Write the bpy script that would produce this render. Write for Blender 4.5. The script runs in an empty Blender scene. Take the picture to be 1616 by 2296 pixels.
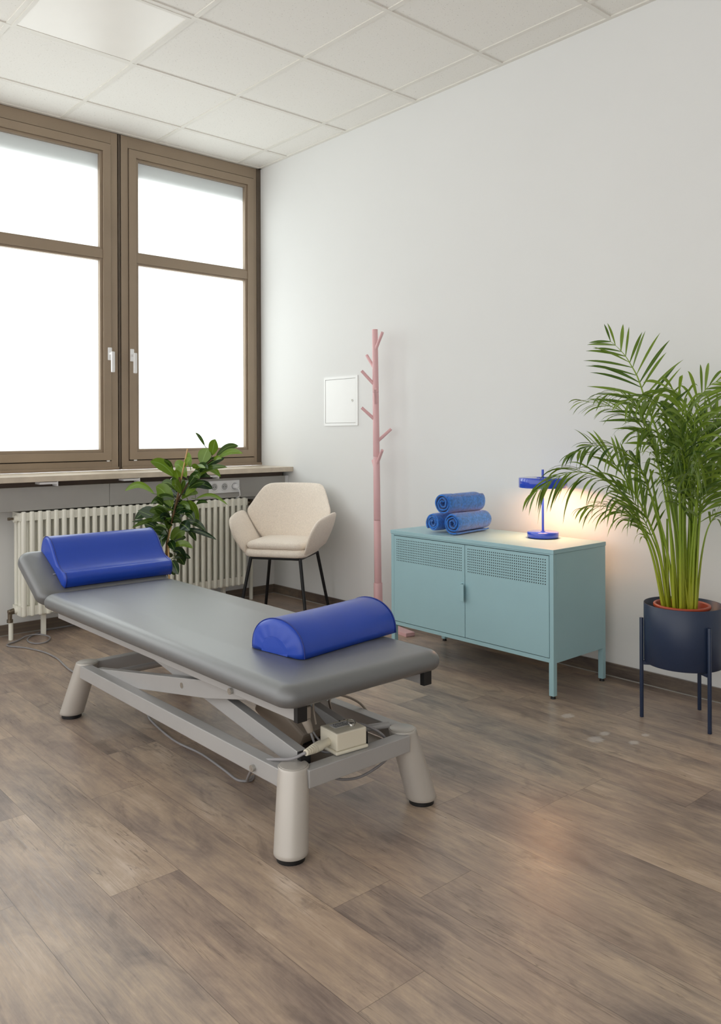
import bpy, bmesh, math, random
from mathutils import Vector, Matrix
from math import sin, cos, pi, radians
S = bpy.context.scene
COL = S.collection
random.seed(11)
V = Vector

# ------------------------------------------------------------------ materials
def srgb(h):
    h = h.lstrip('#'); c = [int(h[i:i+2], 16)/255 for i in (0, 2, 4)]
    return tuple((x/12.92 if x <= .04045 else ((x+.055)/1.055)**2.4) for x in c) + (1,)
class NT:
    def __init__(s, m): s.t = m.node_tree; s.n = s.t.nodes; s.l = s.t.links
    def new(s, ty, **k):
        n = s.n.new(ty)
        for a, b in k.items(): setattr(n, a, b)
        return n
    def put(s, v, sock):
        if hasattr(v, 'is_output') or isinstance(v, bpy.types.NodeSocket): s.l.new(v, sock)
        else: sock.default_value = v
    def math(s, op, a, b=0.0, c=None):
        n = s.new('ShaderNodeMath', operation=op); s.put(a, n.inputs[0]); s.put(b, n.inputs[1])
        if c is not None: s.put(c, n.inputs[2])
        return n.outputs[0]
    def mix(s, f, a, b, ty='MIX'):
        n = s.new('ShaderNodeMix', data_type='RGBA', blend_type=ty)
        s.put(f, n.inputs[0]); s.put(a, n.inputs[6]); s.put(b, n.inputs[7]); return n.outputs[2]
    def noise(s, vec, scale, detail=3, rough=.5, dist=0.0):
        n = s.new('ShaderNodeTexNoise'); s.l.new(vec, n.inputs['Vector'])
        n.inputs['Scale'].default_value = scale; n.inputs['Detail'].default_value = detail
        n.inputs['Roughness'].default_value = rough; n.inputs['Distortion'].default_value = dist
        return n.outputs['Fac']
    def ramp(s, f, stops):
        n = s.new('ShaderNodeValToRGB'); s.l.new(f, n.inputs[0]); e = n.color_ramp.elements
        while len(e) > 1: e.remove(e[-1])
        e[0].position = stops[0][0]; e[0].color = stops[0][1]
        for p, c in stops[1:]:
            x = e.new(p); x.color = c
        return n.outputs[0]
    def xyz(s, vec):
        n = s.new('ShaderNodeSeparateXYZ'); s.l.new(vec, n.inputs[0]); return n.outputs
    def comb(s, x, y, z):
        n = s.new('ShaderNodeCombineXYZ')
        for v, i in zip((x, y, z), n.inputs): s.put(v, i)
        return n.outputs[0]
    def bump(s, h, st, dist, bs):
        n = s.new('ShaderNodeBump'); n.inputs['Strength'].default_value = st; n.inputs['Distance'].default_value = dist
        s.l.new(h, n.inputs['Height']); s.l.new(n.outputs[0], bs.inputs['Normal'])
def W(g=1.0): return (g, g, g, 1)
def mat(name, col, rough=.5, metal=0., var=.04, vscale=6., bump=0., bscale=200., spec=.5, coat=0., sheen=0., sub=0.):
    m = bpy.data.materials.new(name); m.use_nodes = True; t = NT(m); b = t.n['Principled BSDF']
    c = srgb(col); co = t.new('ShaderNodeTexCoord').outputs['Object']
    f = t.noise(co, vscale, 3)
    c2 = tuple(max(0, x*(1-var*2)) for x in c[:3])+(1,); c3 = tuple(min(1, x*(1+var*2)) for x in c[:3])+(1,)
    t.l.new(t.ramp(f, [(.3, c2), (.7, c3)]), b.inputs['Base Color'])
    b.inputs['Roughness'].default_value = rough; b.inputs['Metallic'].default_value = metal
    b.inputs['Specular IOR Level'].default_value = spec
    b.inputs['Coat Weight'].default_value = coat; b.inputs['Coat Roughness'].default_value = .15
    if sheen: b.inputs['Sheen Weight'].default_value = sheen
    if bump: t.bump(t.noise(co, bscale, 2), bump, .002, b)
    return m
def emis(name, col, st):
    m = bpy.data.materials.new(name); m.use_nodes = True; t = NT(m); t.n.remove(t.n['Principled BSDF'])
    e = t.new('ShaderNodeEmission'); e.inputs[0].default_value = srgb(col); e.inputs[1].default_value = st
    t.l.new(e.outputs[0], t.n['Material Output'].inputs[0]); return m

def floor_mat(name, pw, pl, light, along='Y', base=False):
    m = bpy.data.materials.new(name); m.use_nodes = True; t = NT(m); b = t.n['Principled BSDF']
    co = t.new('ShaderNodeTexCoord').outputs['Object']; x, y, z = t.xyz(co)
    if along == 'X': x, y = y, x
    if base: x = z
    gx = t.math('ADD', t.math('DIVIDE', x, pw), .5 if not base else 0.)
    ix = t.math('FLOOR', gx); fxx = t.math('FRACT', gx)
    wn = t.new('ShaderNodeTexWhiteNoise', noise_dimensions='1D'); t.l.new(ix, wn.inputs['W'])
    gy = t.math('ADD', t.math('DIVIDE', y, pl), t.math('MULTIPLY', wn.outputs[0], 7.3))
    iy = t.math('FLOOR', gy); fy = t.math('FRACT', gy)
    w2 = t.new('ShaderNodeTexWhiteNoise', noise_dimensions='2D'); t.l.new(t.comb(ix, iy, 0.), w2.inputs['Vector'])
    r = w2.outputs[0]
    off = t.math('MULTIPLY', r, 37.)
    # big wandering patches, stretched along the board
    v1 = t.comb(t.math('ADD', t.math('MULTIPLY', x, 6.), off), t.math('MULTIPLY', y, 1.9), off)
    v2 = t.comb(t.math('ADD', t.math('MULTIPLY', x, 95.), off), t.math('MULTIPLY', y, 4.5), off)
    v3 = t.comb(t.math('ADD', t.math('MULTIPLY', x, 210.), off), t.math('MULTIPLY', y, 7.), off)
    v4 = t.comb(t.math('ADD', t.math('MULTIPLY', x, 13.), off), t.math('MULTIPLY', y, 4.2), off)
    n1 = t.noise(v1, 1.0, 5, .6, .3); n2 = t.noise(v2, 1.0, 4, .6, .6); n3 = t.noise(v3, 1.0, 3, .65, .4); n4 = t.noise(v4, 1., 6, .70, .6)
    k = t.math('ADD', t.math('MULTIPLY', n1, .38), t.math('MULTIPLY', n2, .15))
    k = t.math('ADD', k, t.math('MULTIPLY', n4, .36)); k = t.math('ADD', k, t.math('MULTIPLY', n3, .13))
    k = t.math('ADD', k, t.math('MULTIPLY', t.math('SUBTRACT', r, .5), .085))
    L = light
    cr = t.ramp(k, [(.34, srgb('#463e39')), (.43, srgb('#665b55')), (.50, srgb('#7e7065')), (.58, srgb('#948372')), (.68, srgb('#ab9c8e'))])
    # cooler and warmer areas of the printed wood
    hue = t.noise(t.comb(t.math('MULTIPLY', x, 2.2), t.math('MULTIPLY', y, 1.1), off), 1., 2)
    cr = t.mix(t.math('MULTIPLY', t.math('SUBTRACT', hue, .35), .55), cr, srgb('#8f7462'), 'MIX')
    # knots / smudges
    kn = t.noise(t.comb(t.math('ADD', t.math('MULTIPLY', x, 9.), off), t.math('MULTIPLY', y, 4.), off), 1., 4, .6, 1.2)
    kd = t.ramp(kn, [(.60, W(0)), (.70, W(1))])
    cr = t.mix(t.math('MULTIPLY', kd, .50), cr, srgb('#564b44'))
    # thin dark splits
    cx = t.noise(t.comb(t.math('ADD', t.math('MULTIPLY', x, 30.), off), t.math('MULTIPLY', y, 1.6), off), 1., 4, .55, 1.0)
    ck = t.math('SUBTRACT', 1., t.math('MINIMUM', t.math('MULTIPLY', t.math('ABSOLUTE', t.math('SUBTRACT', cx, .56)), 75.), 1.))
    ck = t.math('MULTIPLY', ck, t.ramp(n1, [(.48, W(0)), (.6, W(1))]))
    cr = t.mix(t.math('MULTIPLY', ck, .55), cr, srgb('#3a322d'))
    if not base:
        ex = t.math('MINIMUM', fxx, t.math('SUBTRACT', 1., fxx)); ey = t.math('MINIMUM', fy, t.math('SUBTRACT', 1., fy))
        sx = t.math('LESS_THAN', ex, .0006/pw*1.2); sy = t.math('LESS_THAN', ey, .0006/pl*1.2)
        seam = t.math('MAXIMUM', sx, sy)
        cr = t.mix(t.math('MULTIPLY', seam, .65), cr, srgb('#39302b'))
        # pale plaster dabs left on the boards
        for (px, py, rx, ry) in ((-.612, -3.035, .028, .016), (-.672, -3.238, .022, .012), (-.747, -3.248, .03, .02), (-.572, -3.347, .016, .01), (-.670, -3.358, .02, .012)):
            dx = t.math('DIVIDE', t.math('SUBTRACT', x, px), rx*1.3); dy = t.math('DIVIDE', t.math('SUBTRACT', y, py), ry*1.6)
            d = t.math('SQRT', t.math('ADD', t.math('MULTIPLY', dx, dx), t.math('MULTIPLY', dy, dy)))
            d = t.math('ADD', d, t.math('MULTIPLY', t.math('SUBTRACT', t.noise(co, 60., 3), .5), .9))
            cr = t.mix(t.math('MULTIPLY', t.ramp(d, [(.55, W(1)), (1., W(0))]), .45), cr, srgb('#b5b0ac'))
    sc = t.mix(1.0, cr, (L, L, L, 1), 'MULTIPLY')
    t.l.new(sc, b.inputs['Base Color'])
    t.l.new(t.ramp(n3, [(.3, W(.27)), (.7, W(.40))]), b.inputs['Roughness'])
    b.inputs['Specular IOR Level'].default_value = .55
    t.bump(t.math('ADD', n3, t.math('MULTIPLY', n2, .5)), .18, .0015, b)
    return m

def tile_mat():
    m = bpy.data.materials.new('ceiling_tile'); m.use_nodes = True; t = NT(m); b = t.n['Principled BSDF']
    co = t.new('ShaderNodeTexCoord').outputs['Object']; x, y, z = t.xyz(co)
    n = t.noise(t.comb(t.math('MULTIPLY', x, 1.), t.math('MULTIPLY', y, 1.7), 0.), 95., 2, .5)
    pit = t.ramp(n, [(.655, W(0)), (.70, W(1))])
    c = t.mix(t.math('MULTIPLY', pit, .55), srgb('#edebe6'), srgb('#aaa59c'))
    t.l.new(c, b.inputs['Base Color']); b.inputs['Roughness'].default_value = .95; b.inputs['Specular IOR Level'].default_value = .1
    t.bump(t.math('SUBTRACT', 1., n), .15, .002, b)
    return m

def perf_mat(base):
    """sea-green sheet steel with a punched band of small round holes (door-plane y/z lattice)"""
    m = base.copy(); m.name = 'sea_green_steel_perforated'; t = NT(m); b = t.n['Principled BSDF']
    co = t.new('ShaderNodeTexCoord').outputs['UV']; u, v, _ = t.xyz(co)   # UV in metres on the door
    P = .0116
    fu = t.math('SUBTRACT', t.math('FRACT', t.math('DIVIDE', u, P)), .5); fv = t.math('SUBTRACT', t.math('FRACT', t.math('DIVIDE', v, P)), .5)
    d = t.math('SQRT', t.math('ADD', t.math('MULTIPLY', fu, fu), t.math('MULTIPLY', fv, fv)))
    hole = t.math('LESS_THAN', d, .235)
    inb = t.math('MULTIPLY', t.math('MULTIPLY', t.math('GREATER_THAN', u, 0.), t.math('LESS_THAN', u, P*38)), t.math('MULTIPLY', t.math('GREATER_THAN', v, 0.), t.math('LESS_THAN', v, P*10)))
    hole = t.math('MULTIPLY', hole, inb)
    src = b.inputs['Base Color'].links[0].from_socket
    t.l.new(t.mix(hole, src, srgb('#16201f')), b.inputs['Base Color'])
    t.bump(t.math('SUBTRACT', 1., hole), .8, .002, b)
    return m

def leaf_mat(name, dark, light, rib, rough=.3, trans=.25):
    m = bpy.data.materials.new(name); m.use_nodes = True; t = NT(m); b = t.n['Principled BSDF']
    uv = t.new('ShaderNodeUVMap').outputs[0]; u, v, _ = t.xyz(uv)
    at = t.new('ShaderNodeAttribute', attribute_name='tone').outputs['Fac']
    c = t.mix(at, srgb(dark), srgb(light))
    co = t.new('ShaderNodeTexCoord').outputs['Object']
    c = t.mix(t.math('MULTIPLY', t.noise(co, 30., 3), .25), c, srgb(dark))
    mid = t.math('LESS_THAN', t.math('ABSOLUTE', t.math('SUBTRACT', u, .5)), .035)
    c = t.mix(t.math('MULTIPLY', mid, .6), c, srgb(rib))
    t.l.new(c, b.inputs['Base Color']); b.inputs['Roughness'].default_value = rough
    tr = t.new('ShaderNodeBsdfTranslucent'); t.l.new(c, tr.inputs[0])
    mx = t.new('ShaderNodeMixShader'); mx.inputs[0].default_value = trans
    t.l.new(b.outputs[0], mx.inputs[1]); t.l.new(tr.outputs[0], mx.inputs[2]); t.l.new(mx.outputs[0], t.n['Material Output'].inputs[0])
    return m

def stem_mat():
    m = bpy.data.materials.new('palm_stem'); m.use_nodes = True; t = NT(m); b = t.n['Principled BSDF']
    co = t.new('ShaderNodeTexCoord').outputs['Object']; x, y, z = t.xyz(co)
    n = t.noise(t.comb(t.math('MULTIPLY', x, 30.), t.math('MULTIPLY', y, 30.), t.math('MULTIPLY', z, 5.)), 1., 3)
    k = t.math('ADD', z, t.math('MULTIPLY', t.math('SUBTRACT', n, .5), .25))
    c = t.ramp(k, [(.0, srgb('#6a4a22')), (.05, srgb('#8a7a20')), (.16, srgb('#a3a524')), (.5, srgb('#7f9a28'))])
    t.l.new(c, b.inputs['Base Color']); b.inputs['Roughness'].default_value = .4
    return m

M = {}
M['wall'] = mat('wall_paint', '#e2e3e2', .92, var=.006, vscale=1.2, bump=.05, bscale=350, spec=.2)
M['floor'] = floor_mat('vinyl_planks', .186, 1.24, 1.48)
M['base'] = floor_mat('skirting_wood', .2, 1.9, .62, 'Y', True)
M['tile'] = tile_mat()
M['tbar'] = mat('tbar_white', '#e4e1da', .55, var=.01)
M['panel_light'] = mat('panel_diffuser', '#efece6', .35, var=.005)
M['frame'] = mat('bronze_frame', '#988774', .42, metal=.25, var=.03, vscale=3, bump=.05, bscale=90)
M['framed'] = mat('bronze_frame_dark', '#5d5145', .5, metal=.2, var=.05)
M['gap'] = mat('gap_shade', '#16120f', .8, var=.02)  # near-black, colours in the shade of open gaps
M['handle'] = mat('handle_white', '#e9e9ea', .3, var=.01)
M['sill'] = mat('sill_stone', '#cdc0ae', .32, var=.05, vscale=14, bump=.03, bscale=60)
M['duct'] = mat('duct_grey', '#a19f9b', .5, var=.02)
M['brown'] = mat('under_sill_brown', '#5c4d43', .6, var=.06)
M['white_pl'] = mat('white_plastic', '#dfe0e2', .35, var=.01)
M['sock_dark'] = mat('socket_well_shade', '#a2a3a5', .5, var=.02)
M['rad'] = mat('radiator_enamel', '#eae9dd', .35, var=.02, vscale=4, coat=.15)
M['brass'] = mat('aged_brass', '#7d7263', .35, metal=.8, var=.1, vscale=30)
M['black'] = mat('black_plastic', '#0e0e10', .5, var=.02)
M['blackm'] = mat('black_metal', '#121114', .42, metal=.2, var=.02)
M['seat'] = mat('grey_vinyl', '#535557', .45, var=.012, vscale=3, bump=.05, bscale=500, spec=1., coat=.8)
M['seat'].node_tree.nodes['Principled BSDF'].inputs['Coat Roughness'].default_value = .42
M['blue'] = mat('blue_vinyl', '#1c44ae', .32, var=.03, vscale=4, bump=.05, bscale=400, spec=.5)
M['seam'] = mat('blue_piping', '#1b2f82', .45, var=.03)
M['steel'] = mat('grey_powder_steel', '#aaa9a8', .42, metal=.15, var=.015, bump=.03, bscale=900)
M['legm'] = mat('leg_powder_steel', '#bdb8b1', .38, metal=.25, var=.012)
M['bolt'] = mat('bolt_steel', '#c2c0ba', .25, metal=.9, var=.04)
M['housing'] = mat('beige_housing', '#a3978a', .45, var=.02)
M['cream'] = mat('cream_plastic', '#dcd6c4', .35, var=.015)
M['cable'] = mat('grey_cable', '#8f8d8f', .45, var=.02)
M['ink'] = mat('print_ink', '#3a3733', .6, var=.02)
M['boucle'] = mat('cream_boucle', '#f0e5d8', .95, var=.035, vscale=140, bump=.9, bscale=260, spec=.1, sheen=.3)
M['pink'] = mat('pink_paint', '#dcb0b2', .42, var=.015)
M['sea'] = mat('sea_green_steel', '#9dc1c9', .38, var=.008, bump=.02, bscale=500)
M['sea_p'] = perf_mat(M['sea'])
M['lampblue'] = mat('gloss_blue_enamel', '#2e4cc6', .10, var=.01, coat=.6)
M['navy'] = mat('navy_metal', '#22304a', .40, var=.02, bump=.03, bscale=600)
M['terra'] = mat('terracotta_plastic', '#b0492c', .35, var=.03)
M['soil'] = mat('soil', '#1d140e', .95, var=.3, vscale=60, bump=1., bscale=120)
M['towel'] = mat('blue_terry', '#2a70c6', .95, var=.16, vscale=90, bump=1., bscale=420, spec=.08, sheen=.5)
M['hatch'] = mat('hatch_white', '#eff0ef', .25, var=.004)
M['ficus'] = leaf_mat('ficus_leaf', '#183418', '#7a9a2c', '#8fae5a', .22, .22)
M['palm'] = leaf_mat('palm_leaf', '#30521a', '#95b03c', '#86ad3c', .32, .3)
M['pstem'] = stem_mat()
M['bark'] = mat('ficus_bark', '#5d4526', .7, var=.25, vscale=50)
M['cane'] = mat('bamboo_cane', '#c9a36c', .6, var=.08)
M['greypot'] = mat('grey_planter', '#6f7073', .6, var=.03)
M['bulb'] = emis('lamp_glow', '#ffb87a', 48.)

# ------------------------------------------------------------------ mesh helpers
class MB:
    def __init__(s): s.v = []; s.f = []; s.sm = []; s.uv = {}; s.tone = {}
    def add(s, v, f, sm=False, uv=None, tone=None):
        o = len(s.v); s.v += [V(p) for p in v]; k = len(s.f)
        s.f += [tuple(i+o for i in q) for q in f]; s.sm += [sm]*len(f)
        if uv:
            for i, q in enumerate(f): s.uv[k+i] = [uv[j] for j in q]
        if tone is not None:
            for i in range(len(v)): s.tone[o+i] = tone
        return s
    def box(s, a, b, mtx=None):
        x0, y0, z0 = a; x1, y1, z1 = b
        v = [V(p) for p in ((x0,y0,z0),(x1,y0,z0),(x1,y1,z0),(x0,y1,z0),(x0,y0,z1),(x1,y0,z1),(x1,y1,z1),(x0,y1,z1))]
        if mtx: v = [mtx @ p for p in v]
        return s.add(v, [(3,2,1,0),(4,5,6,7),(0,1,5,4),(1,2,6,5),(2,3,7,6),(3,0,4,7)])
    def loft(s, rings, closed=True, cap=True, sm=True):
        n = len(rings[0]); v = [p for r in rings for p in r]; f = []
        for i in range(len(rings)-1):
            for j in range(n if closed else n-1):
                k = (j+1) % n; f.append((i*n+j, i*n+k, (i+1)*n+k, (i+1)*n+j))
        s.add(v, f, sm)
        if cap:
            s.add(rings[0], [tuple(range(n-1, -1, -1))], False); s.add(rings[-1], [tuple(range(n))], False)
        return s
    def cyl(s, p0, p1, r0, r1=None, n=24, cap=True):
        p0, p1 = V(p0), V(p1); r1 = r0 if r1 is None else r1
        a = (p1-p0).normalized(); u = a.orthogonal().normalized(); w = a.cross(u)
        R = [[p+u*(r*cos(2*pi*i/n))+w*(r*sin(2*pi*i/n)) for i in range(n)] for p, r in ((p0, r0), (p1, r1))]
        return s.loft(R, True, cap)
    def lathe(s, c, prof, n=40, cap=False, ax=V((0,0,1))):
        c = V(c); u = ax.orthogonal().normalized(); w = ax.cross(u)
        R = [[c+ax*z+u*(r*cos(2*pi*i/n))+w*(r*sin(2*pi*i/n)) for i in range(n)] for r, z in prof]
        return s.loft(R, True, cap)
    def tube(s, pts, r, n=10, cap=True):
        pts = [V(p) for p in pts]; R = []; u = None
        for i, p in enumerate(pts):
            t = (pts[min(i+1, len(pts)-1)]-pts[max(i-1, 0)]).normalized()
            u = t.orthogonal().normalized() if u is None else (u-t*u.dot(t)).normalized()
            w = t.cross(u); rr = r[i] if isinstance(r, (list, tuple)) else r
            R.append([p+u*(rr*cos(2*pi*k/n))+w*(rr*sin(2*pi*k/n)) for k in range(n)])
        return s.loft(R, True, cap)
ORG = {}
def link(name, mb, m, parent=None, bevel=0., seg=2, origin=None, ms=None):
    me = bpy.data.meshes.new(name)
    org = ORG[parent.name] if parent else V(origin or (0, 0, 0))
    me.from_pydata([p-org for p in mb.v], [], mb.f); 
    for p, q in zip(me.polygons, mb.sm): p.use_smooth = q
    if mb.uv:
        L = me.uv_layers.new(name='UVMap')
        for pi_, us in mb.uv.items():
            for li, u in zip(me.polygons[pi_].loop_indices, us): L.data[li].uv = u
    if mb.tone:
        A = me.attributes.new('tone', 'FLOAT', 'POINT')
        for i, tv in mb.tone.items(): A.data[i].value = tv
    for q in (m if isinstance(m, list) else [m]): me.materials.append(q)
    if ms:
        for p, q in zip(me.polygons, ms): p.material_index = q
    me.validate(); me.update()
    bm = bmesh.new(); bm.from_mesh(me)
    if bevel:
        bmesh.ops.remove_doubles(bm, verts=bm.verts, dist=1e-5)
        ed = [e for e in bm.edges if len(e.link_faces) == 2 and e.calc_face_angle(0) > .6]
        bmesh.ops.bevel(bm, geom=ed, offset=bevel, segments=seg, affect='EDGES', profile=.5, clamp_overlap=True)
    bmesh.ops.recalc_face_normals(bm, faces=bm.faces) if not mb.tone else None
    bm.to_mesh(me); bm.free()
    o = bpy.data.objects.new(name, me); COL.objects.link(o)
    if parent: o.parent = parent
    else: o.location = org
    ORG[o.name] = org
    return o
def root(name, loc, label=None, cat=None, group=None, kind=None):
    o = bpy.data.objects.new(name, None); COL.objects.link(o); o.location = loc; o.empty_display_size = .05
    ORG[o.name] = V(loc)
    return tag(o, label, cat, group, kind)
def tag(o, label=None, cat=None, group=None, kind=None):
    if label: o['label'] = label
    if cat: o['category'] = cat
    if group: o['group'] = group
    if kind: o['kind'] = kind
    return o
def plab(o, l): o['label'] = l; return o
def catmull(P, k=8):
    P = [V(p) for p in P]; Q = [P[0]*2-P[1]]+P+[P[-1]*2-P[-2]]; out = []
    for i in range(1, len(Q)-2):
        a, b, c, d = Q[i-1:i+3]
        for j in range(k):
            t = j/k; out.append(.5*((2*b)+(c-a)*t+(2*a-5*b+4*c-d)*t*t+(3*b-a-3*c+d)*t**3))
    return out+[P[-1]]
def rrect(x0, x1, y0, y1, r, n=8, inset=0.):
    x0 += inset; x1 -= inset; y0 += inset; y1 -= inset; r = max(r-inset, .004); o = []
    for cx, cy, a in ((x1-r, y1-r, 0), (x0+r, y1-r, 90), (x0+r, y0+r, 180), (x1-r, y0+r, 270)):
        for i in range(n+1):
            t = radians(a+90*i/n); o.append((cx+r*cos(t), cy+r*sin(t)))
    return o
def pad(mb, x0, x1, y0, y1, z0, z1, rc, re, tf=None, dome=.004):
    """upholstered slab: rounded plan, soft top edge, tucked bottom edge"""
    h = z1-z0; R = [(.03, z0), (.012, z0+.002), (.003, z0+.010), (0, z0+.020)]
    R.append((0, z1-re*.75))
    for i in range(1, 9):
        a = i/8*pi/2; R.append((re*(1-cos(a)), z1-re*.75+re*.75*sin(a)))
    R += [(re+.03, z1+dome*.5), (re+.09, z1+dome)]
    rings = []
    for ins, z in R:
        ring = [V((a, b, z)) for a, b in rrect(x0, x1, y0, y1, rc, 8, ins)]
        rings.append([tf(p) for p in ring] if tf else ring)
    mb.loft(rings); return mb
def ring_box(mb, x0, x1, z0, z1, w, y0, y1):
    """mitred picture-frame ring in the xz plane, w = member width, y0 front .. y1 back"""
    O = [(x0, z0), (x1, z0), (x1, z1), (x0, z1)]; I = [(x0+w, z0+w), (x1-w, z0+w), (x1-w, z1-w), (x0+w, z1-w)]
    v = [V((a, y, b)) for y in (y0, y1) for a, b in O+I]; f = []
    for k in range(4):
        j = (k+1) % 4
        f += [(k, j, 4+j, 4+k), (8+k, 12+k, 12+j, 8+j), (k, 8+k, 8+j, j), (4+k, 4+j, 12+j, 12+k)]
    mb.add(v, f); return mb

WORLD_E = 1.75; ROLL = -.2; EXPO = 0.


# ------------------------------------------------------------------ room shell
H = 3.03; XL = -4.6; YB = -7.2; WY = -.025
def struct(name, mb, m, **k): return tag(link(name, mb, m, **k), kind='structure')
struct('floor', MB().add([(XL, YB, 0), (0, YB, 0), (0, 0, 0), (XL, 0, 0)], [(0, 1, 2, 3)]), M['floor'])
struct('wall_right', MB().box((0, YB, -.02), (.15, .1, H+.05)), M['wall'])
struct('wall_window', MB().box((XL, -.18, -.02), (0, 0, .86)), M['wall'])
struct('wall_back_blocker', MB().box((XL, YB-.15, -.02), (.15, YB, H+.05)), M['wall'])  # out of view, added to block world fill from behind the camera
ceil = struct('ceiling', MB().add([(XL, YB, H+.003), (0, YB, H+.003), (0, .1, H+.003), (XL, .1, H+.003)], [(3, 2, 1, 0)]), M['tile'])
ga, gb, gp = .1993, .364, .625
mb = MB(); hw = .012
for i in range(0, 8):
    x = -ga-gp*i
    if x > XL: mb.box((x-hw, YB, H-.002), (x+hw, WY, H+.006))
for j in range(0, 12):
    y = -gb-gp*j
    if y > YB: mb.box((XL, y-hw, H-.003), (0, y+hw, H+.006))
mb.box((-.022, YB, H-.004), (0, WY, H+.006)); mb.box((XL, WY-.022, H-.004), (0, WY, H+.006))
link('grid_bars', mb, M['tbar'], ceil)
# flat light panel sitting in one bay of the ceiling grid (not lit)
x0, x1, y0, y1 = -ga-3*gp+hw, -ga-2*gp-hw, -gb-2*gp+hw, -gb-gp-hw
r = root('ceiling_light', ((x0+x1)/2, (y0+y1)/2, H), 'smooth flat square light panel set flush in the ceiling grid, unlit', 'ceiling light')
link('diffuser', MB().box((x0+.018, y0+.018, H-.003), (x1-.018, y1-.018, H+.004)), M['panel_light'], r)
mb = MB()
for a, b in (((x0, y0), (x1, y0+.018)), ((x0, y1-.018), (x1, y1)), ((x0, y0+.018), (x0+.018, y1-.018)), ((x1-.018, y0+.018), (x1, y1-.018))):
    mb.box((a[0], a[1], H-.005), (b[0], b[1], H+.005))
link('rim', mb, M['tbar'], r)
# skirting and grout lines
struct('baseboard_right', MB().box((-.012, YB, 0), (0, -.18, .0585)), M['base'], bevel=.001)
struct('baseboard_window', MB().box((XL, -.192, 0), (-.012, -.18, .0585)), M['base'])
struct('trim_1', MB().box((-.018, YB, 0), (-.012, -.198, .0025)), M['duct'])
struct('trim_2', MB().box((XL, -.198, 0), (-.012, -.192, .0025)), M['duct'])

# ------------------------------------------------------------------ windows
def glass_mat():
    m = bpy.data.materials.new('frosted_pane'); m.use_nodes = True; t = NT(m); t.n.remove(t.n['Principled BSDF'])
    e = t.new('ShaderNodeEmission'); e.inputs[0].default_value = (.93, .97, 1., 1); e.inputs[1].default_value = PANE_E
    tr = t.new('ShaderNodeBsdfTranslucent'); tr.inputs[0].default_value = (.9, .95, .93, 1)
    a = t.new('ShaderNodeAddShader'); t.l.new(e.outputs[0], a.inputs[0]); t.l.new(tr.outputs[0], a.inputs[1])
    t.l.new(a.outputs[0], t.n['Material Output'].inputs[0]); return m
PANE_E = .22  # glow added to the panes, standing in for daylight through frosted glass
M['pane'] = glass_mat()
def window(n, xr, mirror):
    """one casement bay; xr = right end of the bay's outer frame, mirror: handle on the right stile"""
    w_l, w_r = (.051, .063) if not mirror else (.068, .048)
    xs1 = xr-w_r; xs0 = xs1-.952; xl = xs0-w_l
    r = root('window_%d' % n, (xl, WY, .896), kind='structure')
    mb = MB(); z0, z1 = .957, 2.945
    mb.box((xl, WY, .896), (xs0-.004, WY+.07, H-.006)).box((xs1+.004, WY, .896), (xr, WY+.07, H-.006))
    mb.box((xs0-.004, WY, .896), (xs1+.004, WY+.07, z0-.005)).box((xs0-.004, WY, z1+.005), (xs1+.004, WY+.07, H-.006))
    link('frame', mb, M['frame'], r, bevel=.0015)
    mb = MB(); mb.box((xl, WY-.012, .896), (xr, WY, .915)); link('frame_foot', mb, M['frame'], r, bevel=.002)
    link('gap_backing', ring_box(MB(), xs0-.005, xs1+.005, z0-.006, z1+.006, .02, WY+.012, WY+.03), M['gap'], r)  # dark backing ring, stands in for shade in the sash gap
    mb = ring_box(MB(), xs0, xs1, z0, z1, .050, WY-.010, WY+.05)
    mb2 = ring_box(mb, xs0+.050, xs1-.050, z0+.05, z1-.05, .018, WY+.002, WY+.05)
    mb.box((xs0+.05, WY-.004, 2.222), (xs1-.05, WY+.05, 2.278))
    mb.box((xs0+.05, WY+.004, 2.209), (xs1-.05, WY+.05, 2.222)).box((xs0+.05, WY+.004, 2.278), (xs1-.05, WY+.05, 2.291))
    sash = link('sash', mb, M['frame'], r, bevel=.0015)
    gx0, gx1 = xs0+.062, xs1-.062
    link('pane', MB().add([(gx0, WY+.03, 1.02), (gx1, WY+.03, 1.02), (gx1, WY+.03, 2.215), (gx0, WY+.03, 2.215)], [(0, 1, 2, 3)]), M['pane'], r)
    link('pane', MB().add([(gx0, WY+.03, 2.285), (gx1, WY+.03, 2.285), (gx1, WY+.03, 2.885), (gx0, WY+.03, 2.885)], [(0, 1, 2, 3)]), M['pane'], r)
    # lever handle
    hx = xs1-.012 if mirror else xs0+.014; zc = 1.625; y = WY-.010
    mb = MB().box((hx-.013, y-.009, zc-.04), (hx+.013, y, zc+.04))
    ch = link('handle', mb, M['handle'], r, bevel=.003)
    plab(ch, 'white window handle')
    mb = MB().cyl((hx, y-.005, zc), (hx, y-.045, zc), .009, n=16)
    mb.box((hx-.011, y-.056, zc-.118), (hx+.011, y-.040, zc+.011))
    link('lever', mb, M['handle'], ch, bevel=.004)
    # hinge knob at the foot of the sash
    kx = xs0+.03 if not mirror else xs1-.03
    link('hinge_pin', MB().cyl((kx, WY-.004, .953), (kx+.018, WY-.004, .953), .005, n=10), M['handle'], r)
    return xl
w1 = window(1, 0.0-.0, False)
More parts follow.
